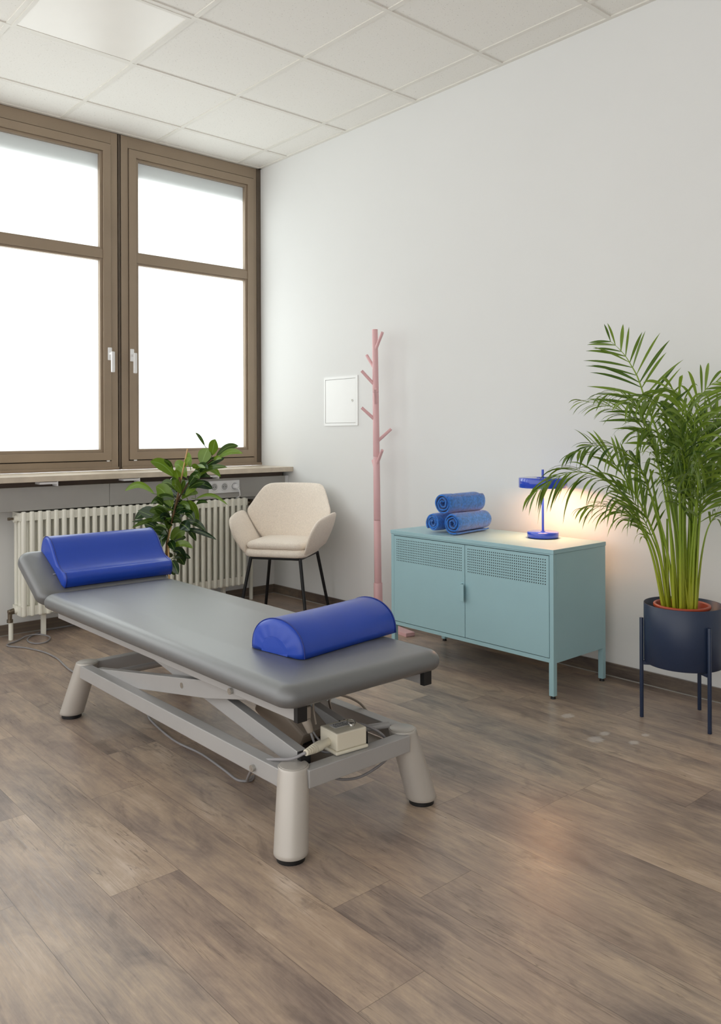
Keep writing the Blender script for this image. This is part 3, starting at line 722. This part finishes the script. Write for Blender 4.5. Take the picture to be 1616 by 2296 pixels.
for x_, y_ in ((X0+.012, Y0+.012), (X0+.012, Y1-.012), (X1-.012, Y0+.012), (X1-.012, Y1-.012)):
    lg = link('leg', MB().box((x_-.012, y_-.012, .012), (x_+.012, y_+.012, .152)), M['sea'], r, bevel=.001)
    plab(link('foot_glide', MB().cyl((x_, y_, 0), (x_, y_, .007), .0115, .010, n=20).cyl((x_, y_, .007), (x_, y_, .014), .009, n=16), M['black'], lg), 'black foot glide')

# ------------------------------------------------------------------ table lamp
LC = V((-.190, -2.614, .629))
r = root('table_lamp', LC, 'glossy blue table lamp with flat round shade, lit, on the sideboard', 'lamp')
link('base', MB().lathe(LC, [(0, .003), (.070, .003), (.073, .005), (.073, .027), (.0715, .029), (.0, .029)], 56), M['lampblue'], r)
link('base_pad', MB().lathe(LC, [(0, 0), (.069, 0), (.069, .004)], 40), M['black'], r)
link('stem', MB().cyl(LC+V((0, 0, .028)), LC+V((0, 0, .320)), .0056, n=20).cyl(LC+V((0, 0, .028)), LC+V((0, 0, .032)), .011), M['lampblue'], r)
link('shade', MB().lathe(LC, [(.110, .236), (.1115, .237), (.1115, .279), (.109, .282), (.006, .283), (.006, .280), (.107, .279), (.1085, .277), (.1085, .236), (.110, .236)], 64).lathe(LC, [(.028, .283), (.028, .285), (0, .285)], 30), M['lampblue'], r)
plab(link('bulb', MB().lathe(LC, [(.02, .246), (.07, .246), (.078, .252), (.07, .258), (.02, .258), (.02, .246)], 40), M['bulb'], r), 'glowing warm light ring')

# ------------------------------------------------------------------ towels
def towel(cf, cb, rad, label, seed, turns=3.1, ph=0.):
    rnd = random.Random(seed); cf, cb = V(cf), V(cb); a = (cb-cf).normalized(); u = V((0, 0, 1)); u = (u-a*u.dot(a)).normalized(); w = a.cross(u)
    root_ = root('rolled_towel', (cf+cb)/2, label, 'towel', 'rolled blue towels on the sideboard')
    n = int(turns*26); th = .0048; P = []
    for i in range(n+1):
        t_ = i/n; rr = .009+(rad-th-.009)*t_; an = ph+turns*2*pi*(1-t_)
        rr += .0012*sin(an*5+seed)*(1-t_*.6)
        P.append((rr, an))
    prof = [(rr+th, an) for rr, an in P]+[(rr-th*.55, an) for rr, an in reversed(P)]
    L_ = (cb-cf).length; R = []; N = 22
    wob = [rnd.uniform(-1, 1) for _ in range(N+1)]
    for k in range(N+1):
        u_ = k/N; base = cf+a*(L_*u_); bulge = 1+.02*sin(u_*5+seed)+.006*wob[k]
        if .30 < u_ < .40: bulge *= .975      # woven border band
        e_ = min(u_, 1-u_); taper = 1-.06*max(0, 1-e_/.06)
        R.append([base+u*(rr*bulge*taper*cos(an))+w*(rr*bulge*taper*sin(an))+a*(.003*sin(an*1.5+seed)*(1-u_)) for rr, an in prof])
    mb = MB().loft(R, True, False)
    m_ = n+1   # cap the band ends as quads
    for ring, flip in ((R[0], False), (R[-1], True)):
        f = [(i, i+1, 2*m_-2-i, 2*m_-1-i) for i in range(m_-1)]
        if flip: f = [tuple(reversed(q)) for q in f]
        mb.add(ring, f, True)
    return link('terry_roll', mb, M['towel'], root_)
zt = .629
towel((-.430, -2.262, zt+.0560), (-.160, -2.236, zt+.0560), .0560, 'rolled blue towel at the bottom right of the stack of three', 1, 3.0, 2.6)
towel((-.425, -2.128, zt+.0500), (-.165, -2.126, zt+.0500), .0500, 'rolled blue towel at the bottom left of the stack of three', 5, 3.4, 4.0)
towel((-.435, -2.202, zt+.150), (-.165, -2.190, zt+.147), .0580, 'rolled blue towel lying on top of the two others', 9, 3.0, .8)

# ------------------------------------------------------------------ plant stand and palm
PC = V((-.312, -3.362, 0))
r = root('plant_stand', PC, 'navy round metal planter standing on three thin legs at right', 'planter')
link('planter_pot', MB().lathe(PC, [(0, .222), (.143, .222), (.1465, .225), (.1465, .452), (.1455, .453), (.144, .452), (.144, .23), (0, .23)], 72), M['navy'], r)
legp = [V((-.401, -3.238, 0)), V((-.160, -3.350, 0)), V((-.383, -3.498, 0))]
for p in legp:
    d = (p-PC); d.z = 0; dn = d.normalized()
    q = PC+dn*.1555
    lg = link('leg', MB().cyl(q, q+V((0, 0, .392)), .0075, n=20), M['navy'], r, bevel=.001)
    sd2 = V((-dn.y, dn.x, 0))
    R = [[PC+dn*u_+sd2*s2+V((0, 0, z)) for s2, z in ((-.007, .208), (.007, .208), (.007, .222), (-.007, .222))] for u_ in (.0, .15)]
    link('arm', MB().loft(R, sm=False), M['navy'], r)
r = root('potted_palm', PC+V((0, 0, .231)), 'tall feathery areca palm in a terracotta nursery pot inside the navy planter', 'palm plant')
NP = PC+V((-.003, .004, .009))
plab(link('nursery_pot', MB().lathe(NP, [(0, .232), (.075, .232), (.094, .430), (.104, .430), (.106, .433), (.106, .440), (.104, .443), (.097, .443), (.096, .438), (.086, .40), (.07, .25), (0, .25)], 56), M['terra'], r), 'terracotta orange plastic nursery pot')
link('soil', MB().lathe(NP, [(0, .398), (.05, .402), (.084, .392)], 24), M['soil'], r)
FICUS = [[-1.027,-0.989,1.045,-1.112,-1.02,1.128,0.0196,0.0,0],[-1.0,-1.0,0.99,-1.024,-1.081,1.092,0.0555,0.0,1],[-1.055,-0.978,0.94,-1.023,-1.002,1.041,0.0747,0.0,1],[-0.977,-0.978,0.989,-0.845,-1.032,1.052,0.0376,0.0085,0],[-0.978,-0.989,0.976,-0.904,-1.165,1.014,0.0359,0.0107,1],[-0.992,-0.995,0.977,-0.983,-1.077,0.986,0.0235,0.0,1],[-1.074,-0.952,0.905,-0.982,-1.133,0.94,0.0299,0.0043,0],[-1.082,-0.941,0.873,-0.904,-0.939,0.877,0.0448,0.0299,1],[-1.08,-0.895,0.859,-0.961,-0.927,0.879,0.0256,0.0064,-1],[-1.09,-0.888,0.814,-1.061,-1.036,0.855,0.0384,0.0043,-1],[-1.118,-0.902,0.773,-1.042,-0.913,0.821,0.0363,0.0043,1],[-1.076,-0.906,0.921,-1.049,-0.834,1.018,0.0299,-0.0043,1],[-1.099,-0.874,0.938,-1.133,-1.006,0.984,0.0405,0.0,1],[-1.09,-0.904,0.868,-1.13,-0.822,0.952,0.064,0.0107,1],[-1.134,-0.872,0.871,-1.286,-0.842,0.972,0.064,0.0107,1],[-1.151,-0.86,0.918,-1.242,-0.909,0.977,0.0256,0.0043,0],[-1.144,-0.83,0.925,-1.182,-0.714,0.966,0.0256,0.0064,0],[-1.13,-0.873,0.86,-1.169,-0.906,0.926,0.0469,0.0,1],[-1.119,-0.853,0.798,-1.196,-0.795,0.846,0.0384,0.0107,0],[-1.116,-0.858,0.801,-1.117,-0.776,0.875,0.0256,0.0,1],[-1.122,-0.883,0.796,-1.117,-0.916,0.867,0.0235,0.0,0],[-1.146,-0.854,0.702,-1.235,-0.806,0.832,0.0832,0.0107,1],[-1.227,-0.818,0.791,-1.376,-0.722,0.811,0.0363,0.0213,1],[-1.185,-0.803,0.722,-1.284,-0.887,0.761,0.0405,0.0043,-1],[-1.19,-0.86,0.701,-1.216,-0.76,0.71,0.0363,0.0,1],[-1.106,-0.915,0.771,-1.047,-0.938,0.63,0.0555,0.0085,1],[-1.081,-0.922,0.767,-0.95,-1.085,0.731,0.0196,0.0192,1],[-1.052,-0.905,0.728,-1.05,-1.045,0.746,0.0213,0.0034,-1],[-1.153,-0.863,0.681,-1.12,-0.981,0.698,0.0448,0.0064,-1],[-1.178,-0.824,0.622,-1.147,-0.933,0.64,0.0341,0.0064,-1],[-1.187,-0.838,0.65,-1.287,-0.659,0.645,0.064,0.0213,-1],[-1.182,-0.845,0.629,-1.295,-0.712,0.699,0.0491,-0.0043,-1],[-1.171,-0.808,0.653,-1.369,-0.794,0.616,0.0265,0.0043,0],[-1.224,-0.828,0.609,-1.356,-0.764,0.644,0.0205,0.0043,-1],[-1.182,-0.809,0.562,-1.263,-0.722,0.625,0.064,0.0,-1],[-1.133,-0.895,0.64,-1.041,-1.009,0.589,0.0384,0.0107,-1],[-1.145,-0.889,0.606,-0.982,-1.02,0.538,0.029,0.0043,-1],[-1.126,-0.916,0.596,-1.037,-0.895,0.523,0.0363,0.0107,-1],[-1.162,-0.816,0.522,-1.052,-0.8,0.574,0.0704,0.0043,1],[-1.157,-0.834,0.523,-1.048,-0.802,0.534,0.0363,0.0,-1],[-1.191,-0.861,0.498,-1.1,-0.97,0.497,0.0363,0.0107,1],[-1.15,-0.821,0.478,-1.072,-0.84,0.408,0.0534,0.0107,-1],[-1.164,-0.854,0.435,-1.03,-0.822,0.418,0.032,0.0043,-1],[-1.151,-0.848,0.451,-1.072,-0.826,0.385,0.0491,0.0043,-1],[-1.17,-0.857,0.433,-1.172,-0.938,0.358,0.0555,0.0,-1],[-1.217,-0.805,0.611,-1.244,-0.892,0.508,0.0747,0.0,-1],[-1.193,-0.83,0.475,-1.112,-0.745,0.423,0.0469,0.0,-1],[-1.137,-0.884,0.631,-1.148,-1.018,0.601,0.064,0.0,-1],[-1.126,-0.916,0.683,-1.108,-1.002,0.65,0.0448,0.0085,-1],[-1.175,-0.814,0.579,-1.244,-0.82,0.517,0.0683,0.0,-1],[-1.183,-0.847,0.54,-1.199,-0.945,0.492,0.0427,0.0,-1],[-1.15,-0.821,0.667,-1.134,-0.897,0.642,0.0384,0.0043,-1],[-1.082,-0.942,0.939,-1.077,-1.064,0.936,0.0256,0.0,1],[-1.061,-0.973,0.923,-1.12,-0.991,0.95,0.0299,0.0,1],[-1.146,-0.849,0.703,-1.154,-0.967,0.72,0.0341,0.0,-1],[-1.19,-0.86,0.414,-1.153,-0.859,0.342,0.0469,0.0,-1],[-1.184,-0.849,0.612,-1.165,-0.686,0.531,0.064,0.0,-1]]
FSTEM = [[-1.184, -0.829, 0.329], [-1.183, -0.829, 0.495], [-1.172, -0.84, 0.581], [-1.164, -0.847, 0.632], [-1.151, -0.858, 0.7], [-1.131, -0.875, 0.768], [-1.112, -0.892, 0.811], [-1.083, -0.918, 0.87], [-1.048, -0.949, 0.917], [-1.016, -0.977, 0.955], [-0.992, -0.999, 0.981]]
FSTEM2 = [[-1.173, -0.865, 0.634], [-1.157, -0.879, 0.719], [-1.144, -0.89, 0.795], [-1.136, -0.898, 0.855], [-1.141, -0.893, 0.884]]
FSTAKE = [[-1.182, -0.844, 0.539], [-1.139, -0.881, 0.795], [-1.1, -0.916, 1.039]]
FRONDS = [[[[-0.318,-3.39,0.4],[-0.345,-3.359,0.722],[-0.387,-3.313,1.068],[-0.422,-3.271,1.235],[-0.438,-3.245,1.333],[-0.45,-3.221,1.387],[-0.457,-3.201,1.423],[-0.468,-3.176,1.456],[-0.48,-3.15,1.483]],0.6,0.15,13,8,62,0.18],[[[-0.353,-3.326,0.4],[-0.385,-3.303,0.651],[-0.433,-3.269,0.808],[-0.48,-3.239,0.905],[-0.527,-3.21,0.983],[-0.572,-3.185,1.035],[-0.619,-3.161,1.07]],0.52,0.17,8,50,48,0.25],[[[-0.349,-3.31,0.4],[-0.385,-3.288,0.632],[-0.436,-3.26,0.756],[-0.508,-3.217,0.879],[-0.588,-3.17,0.949],[-0.675,-3.118,0.971],[-0.757,-3.074,0.944],[-0.821,-3.049,0.903]],0.42,0.14,18,62,42,0.75],[[[-0.373,-3.318,0.4],[-0.404,-3.291,0.614],[-0.433,-3.268,0.722],[-0.467,-3.241,0.783],[-0.509,-3.208,0.818],[-0.564,-3.164,0.836],[-0.619,-3.12,0.828]],0.5,0.1,13,60,40,0.7],[[[-0.321,-3.318,0.4],[-0.349,-3.306,0.63],[-0.388,-3.29,0.807],[-0.442,-3.265,0.965],[-0.499,-3.241,1.031],[-0.563,-3.213,1.065],[-0.641,-3.175,1.071],[-0.713,-3.144,1.046]],0.52,0.12,13,68,50,0.7],[[[-0.317,-3.362,0.4],[-0.33,-3.343,0.72],[-0.366,-3.298,0.998],[-0.406,-3.245,1.138],[-0.444,-3.19,1.2],[-0.495,-3.122,1.236],[-0.531,-3.064,1.246]],0.5,0.12,15,45,42,0.5],[[[-0.344,-3.357,0.4],[-0.364,-3.342,0.722],[-0.415,-3.306,1.034],[-0.475,-3.266,1.207],[-0.538,-3.227,1.267],[-0.601,-3.189,1.266]],0.6,0.12,13,60,50,0.6],[[[-0.308,-3.375,0.4],[-0.325,-3.376,0.757],[-0.367,-3.371,1.034],[-0.434,-3.353,1.189],[-0.518,-3.327,1.247],[-0.606,-3.305,1.237]],0.52,0.14,13,62,55,0.7],[[[-0.319,-3.395,0.4],[-0.318,-3.391,0.809],[-0.322,-3.385,1.103],[-0.333,-3.373,1.241],[-0.371,-3.339,1.293],[-0.417,-3.299,1.268]],0.5,0.15,14,30,55,0.55],[[[-0.294,-3.387,0.4],[-0.288,-3.388,0.755],[-0.278,-3.392,1.068],[-0.267,-3.394,1.207],[-0.229,-3.42,1.295],[-0.176,-3.458,1.33]],0.5,0.16,14,15,52,0.35],[[[-0.298,-3.397,0.4],[-0.274,-3.405,0.755],[-0.239,-3.415,0.98],[-0.188,-3.436,1.155],[-0.107,-3.479,1.261]],0.45,0.16,15,20,50,0.35],[[[-0.259,-3.38,0.4],[-0.289,-3.403,0.722],[-0.346,-3.437,0.899],[-0.421,-3.479,1.004],[-0.518,-3.52,1.024],[-0.629,-3.565,0.994]],0.55,0.13,11,10,60,0.7],[[[-0.297,-3.352,0.4],[-0.319,-3.373,0.756],[-0.369,-3.399,0.967],[-0.443,-3.425,1.045],[-0.528,-3.455,1.059],[-0.627,-3.486,1.034]],0.62,0.11,9,10,60,0.7],[[[-0.279,-3.394,0.4],[-0.257,-3.414,0.668],[-0.224,-3.443,0.789],[-0.158,-3.5,0.841]],0.75,0.1,8,50,50,0.6],[[[-0.308,-3.406,0.4],[-0.298,-3.418,0.724],[-0.297,-3.434,0.845],[-0.281,-3.47,0.923],[-0.238,-3.537,1.052]],0.55,0.15,9,25,45,0.4],[[[-0.323,-3.374,0.4],[-0.337,-3.373,0.757],[-0.378,-3.359,0.983],[-0.424,-3.348,1.095],[-0.494,-3.322,1.138],[-0.554,-3.311,1.121]],0.5,0.14,13,45,50,0.6],[[[-0.311,-3.386,0.4],[-0.288,-3.381,0.807],[-0.261,-3.363,1.05],[-0.236,-3.333,1.156],[-0.219,-3.287,1.228]],0.52,0.17,12,15,40,0.3],[[[-0.304,-3.395,0.4],[-0.271,-3.395,0.806],[-0.222,-3.389,1.032],[-0.164,-3.38,1.138],[-0.084,-3.379,1.192]],0.52,0.17,12,10,42,0.3],[[[-0.305,-3.392,0.4],[-0.311,-3.402,0.741],[-0.344,-3.404,0.932],[-0.386,-3.408,1.052],[-0.435,-3.416,1.12]],0.5,0.15,11,20,38,0.35],[[[-0.338,-3.312,0.4],[-0.358,-3.292,0.612],[-0.383,-3.259,0.734],[-0.404,-3.224,0.821],[-0.423,-3.186,0.89]],0.62,0.12,8,20,38,0.25],[[[-0.36,-3.351,0.4],[-0.375,-3.329,0.67],[-0.411,-3.284,0.877],[-0.423,-3.26,0.946],[-0.429,-3.238,0.99],[-0.437,-3.214,1.024]],0.78,0.08,6,20,40,0.4]]

rnd = random.Random(7)
camdir = V((.6617, .7497, 0))
def strip(mb, P, wd, nrm, tone, fold=.25, prof=None, nseg=None):
    """folded blade along polyline P: 2 quads wide"""
    m_ = len(P); v = []; uv = []
    for i, p in enumerate(P):
        t_ = (P[min(i+1, m_-1)]-P[max(i-1, 0)]).normalized(); side = t_.cross(nrm)
        if side.length < 1e-4: side = t_.orthogonal()
        side.normalize(); nn = side.cross(t_).normalized()
        w_ = wd*prof(i/(m_-1))
        v += [p-side*w_+nn*w_*fold, p, p+side*w_+nn*w_*fold]; uv += [(0, i/(m_-1)), (.5, i/(m_-1)), (1, i/(m_-1))]
    f = []
    for i in range(m_-1):
        a = i*3; f += [(a, a+1, a+4, a+3), (a+1, a+2, a+5, a+4)]
    mb.add(v, f, True, uv, tone)
lp = lambda t: max(.03, (sin(min(t*1.15+.12, 1.)*pi/2))*(1-t**2.6))*1.0
for fi, (pts, s0, Ln, npair, phi, angd, dr) in enumerate(FRONDS):
    Ln *= 1.32; npair = int(npair*1.35)
    P = catmull(pts, 8); N = len(P); mb = MB()
    r0 = .0052 if fi < 16 else .0042
    mb.tube(P, [max(.0009, r0*(1-(i/(N-1))**.8)+.0006) for i in range(N)], 8)
    fr = link('frond', mb, M['pstem'], r)
    mb = MB(); T0 = rnd.uniform(.25, .7)
    # arc lengths
    acc = [0.]
    for i in range(N-1): acc.append(acc[-1]+(P[i+1]-P[i]).length)
    tot = acc[-1]
    def at_(s):
        s = max(0, min(s, tot*.9999)); i = max(k for k in range(N-1) if acc[k] <= s); t = (s-acc[i])/(acc[i+1]-acc[i]+1e-9)
        return P[i].lerp(P[i+1], t), (P[min(i+2, N-1)]-P[max(i-1, 0)]).normalized()
    for k in range(npair):
        u_ = k/(npair-1); s = tot*(s0+(1-s0)*u_)
        for sgn in (-1, 1):
            b, T = at_(s+rnd.uniform(-.006, .006)*1.)
            out = T.cross(camdir)   # side vector in the picture plane
            if out.length < .2: out = T.orthogonal()
            out.normalize(); view = T.cross(out).normalized()
            if view.dot(camdir) > 0: view = -view
            ph = radians(phi+rnd.uniform(-12, 12)); Sd = (out*cos(ph)*sgn+view*sin(ph)*(sgn if phi > 40 else 1.)).normalized()
            an = radians(angd*(1-.45*u_)+rnd.uniform(-7, 7)); L_ = Ln*(.72+.55*sin(pi*min(u_*.9+.1, 1)))*(1-.35*u_**2)*rnd.uniform(.88, 1.12)
            d = (T*cos(an)+Sd*sin(an)).normalized(); gz = dr*rnd.uniform(.7, 1.25)
            ns = 7; Q = []
            for q in range(ns+1):
                t_ = q/ns; Q.append(b+d*(L_*t_*(1-.25*gz*t_*t_))+V((0, 0, -1))*(L_*gz*.75*t_**2.2))
            for qq in Q:
                if qq.x > -.015: qq.x = -.015-.02*rnd.random()
            nrm = view if phi < 40 else (out*.3+V((0, 0, 1)))
            strip(mb, Q, .0054*(.8+.5*Ln/.15)*rnd.uniform(.75, 1.2), nrm+V((rnd.uniform(-.4, .4), rnd.uniform(-.4, .4), rnd.uniform(-.2, .2))), min(1, max(0, T0+rnd.uniform(-.3, .3))), .3, lp)
    link('leaflets', mb, M['palm'], fr)
# extra bare canes in the clump
for k in range(16):
    a = rnd.uniform(0, 2*pi); q = rnd.uniform(.01, .055); b = NP+V((q*cos(a), q*sin(a), .40)); h_ = rnd.uniform(.35, .62)
    lean = V((cos(a), sin(a), 0))*rnd.uniform(.0, .07)
    e = b+V((lean.x, lean.y, h_)); e.x = min(e.x, -.2)
    link('cane', MB().tube(catmull([b, b.lerp(e, .5)-lean*.15, e], 6), [.0062-.0002*i for i in range(13)], 8), M['pstem'], r)

# ------------------------------------------------------------------ ficus by the radiator
FB = V((-1.19, -.86, 0))
r = root('potted_ficus', FB, 'leafy green rubber plant tied to a bamboo cane, between couch and radiator', 'plant')
link('planter', MB().lathe(FB, [(0, 0), (.10, 0), (.12, .22), (.125, .22), (.125, .24), (.115, .24), (.105, .20), (0, .20)], 40), M['greypot'], r)
link('trunk', MB().tube(catmull([FB+V((0, 0, .19))]+[V(p) for p in FSTEM], 5), [max(.003, .008-.0001*i) for i in range(5*len(FSTEM)+1)], 10), M['bark'], r)
link('trunk', MB().tube(catmull(FSTEM2, 5), .0055, 8), M['bark'], r)
s0_ = V(FSTAKE[0]); dd = (V(FSTAKE[-1])-s0_); 
plab(link('cane', MB().cyl(FB+V((0.01, 0, .19)), s0_, .0045).cyl(s0_, V(FSTAKE[-1]), .0045, .004), M['cane'], r), 'tan bamboo cane')
mb = MB(); fp = lambda t: (sin(pi*min(1, t**.8*1.0))**.75)*(.55+.55*t)*.93 if 0 < t < 1 else .02
rnd = random.Random(3)
ST = catmull(FSTEM, 4)
for k in range(34):
    i = rnd.randrange(6, len(ST)-8); b = ST[i]+V((rnd.uniform(-.01, .01), rnd.uniform(-.01, .01), rnd.uniform(-.02, .02)))
    a = rnd.uniform(0, 2*pi); ln = rnd.uniform(.10, .155); e = b+V((cos(a)*ln, sin(a)*ln, rnd.uniform(-.05, .09)))
    FICUS.append([*b, *e, rnd.uniform(.04, .055), rnd.uniform(.0, .012), rnd.choice((-1, -1, -1, 0, 0, 1))])
for (bx, by, bz, tx, ty, tz, wd, sag, tn) in FICUS:
    b, t_ = V((bx, by, bz)), V((tx, ty, tz)); Lf = (t_-b).length
    pet = b.lerp(t_, .12); Q = []
    up_ = V((0, 0, 1))
    for i in range(13):
        u_ = i/12; Q.append(pet.lerp(t_, u_)+up_*(sag*1.6*sin(pi*u_)+.008*sin(pi*u_)))
    view = -camdir+V((rnd.uniform(-.3, .3), rnd.uniform(-.3, .3), rnd.uniform(-.1, .5)))
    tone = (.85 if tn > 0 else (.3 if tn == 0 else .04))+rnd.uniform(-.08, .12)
    strip(mb, Q, wd*.66, view, min(1, max(0, tone)), .22, fp)
    v0 = len(mb.v); mb2 = MB().tube([b, pet, pet.lerp(t_, .1)], [.002, .0018, .001], 6); 
    mb.add(mb2.v, mb2.f, True, [(0, 0)]*len(mb2.v), .6)
link('foliage', mb, M['ficus'], r)

# ------------------------------------------------------------------ world, camera
w = bpy.data.worlds.new('fill_world'); S.world = w; w.use_nodes = True  # even world glow added as fill, enters by the open left side
bg = w.node_tree.nodes['Background']; bg.inputs[0].default_value = (1., .99, .972, 1); bg.inputs[1].default_value = WORLD_E
cam = bpy.data.cameras.new('camera'); co = bpy.data.objects.new('camera', cam); COL.objects.link(co); S.camera = co
cam.sensor_fit = 'HORIZONTAL'; cam.sensor_width = 36; cam.lens = 1831.23/1616*36
cam.shift_x = 0; cam.shift_y = -(1148-970.74)/1616
co.location = (-3.3638, -4.9203, 1.1233); cam.clip_start = .05
co.rotation_mode = 'QUATERNION'
th = radians(41.4306); fw = V((sin(th), cos(th), 0)); rt = V((cos(th), -sin(th), 0)); up = V((0, 0, 1)); ro = radians(ROLL)
Rm = Matrix((rt, up, -fw)).transposed(); co.rotation_quaternion = (Rm @ Matrix.Rotation(ro, 3, 'Z')).to_quaternion()
S.view_settings.view_transform = 'Standard'; S.view_settings.look = 'None'; S.view_settings.gamma = 1; S.view_settings.use_curve_mapping = False
S.view_settings.exposure = EXPO
S.cycles.max_bounces = 8; S.cycles.diffuse_bounces = 5; S.cycles.glossy_bounces = 4; S.cycles.transmission_bounces = 4
S.cycles.sample_clamp_indirect = 6; S.cycles.caustics_reflective = False; S.cycles.caustics_refractive = False
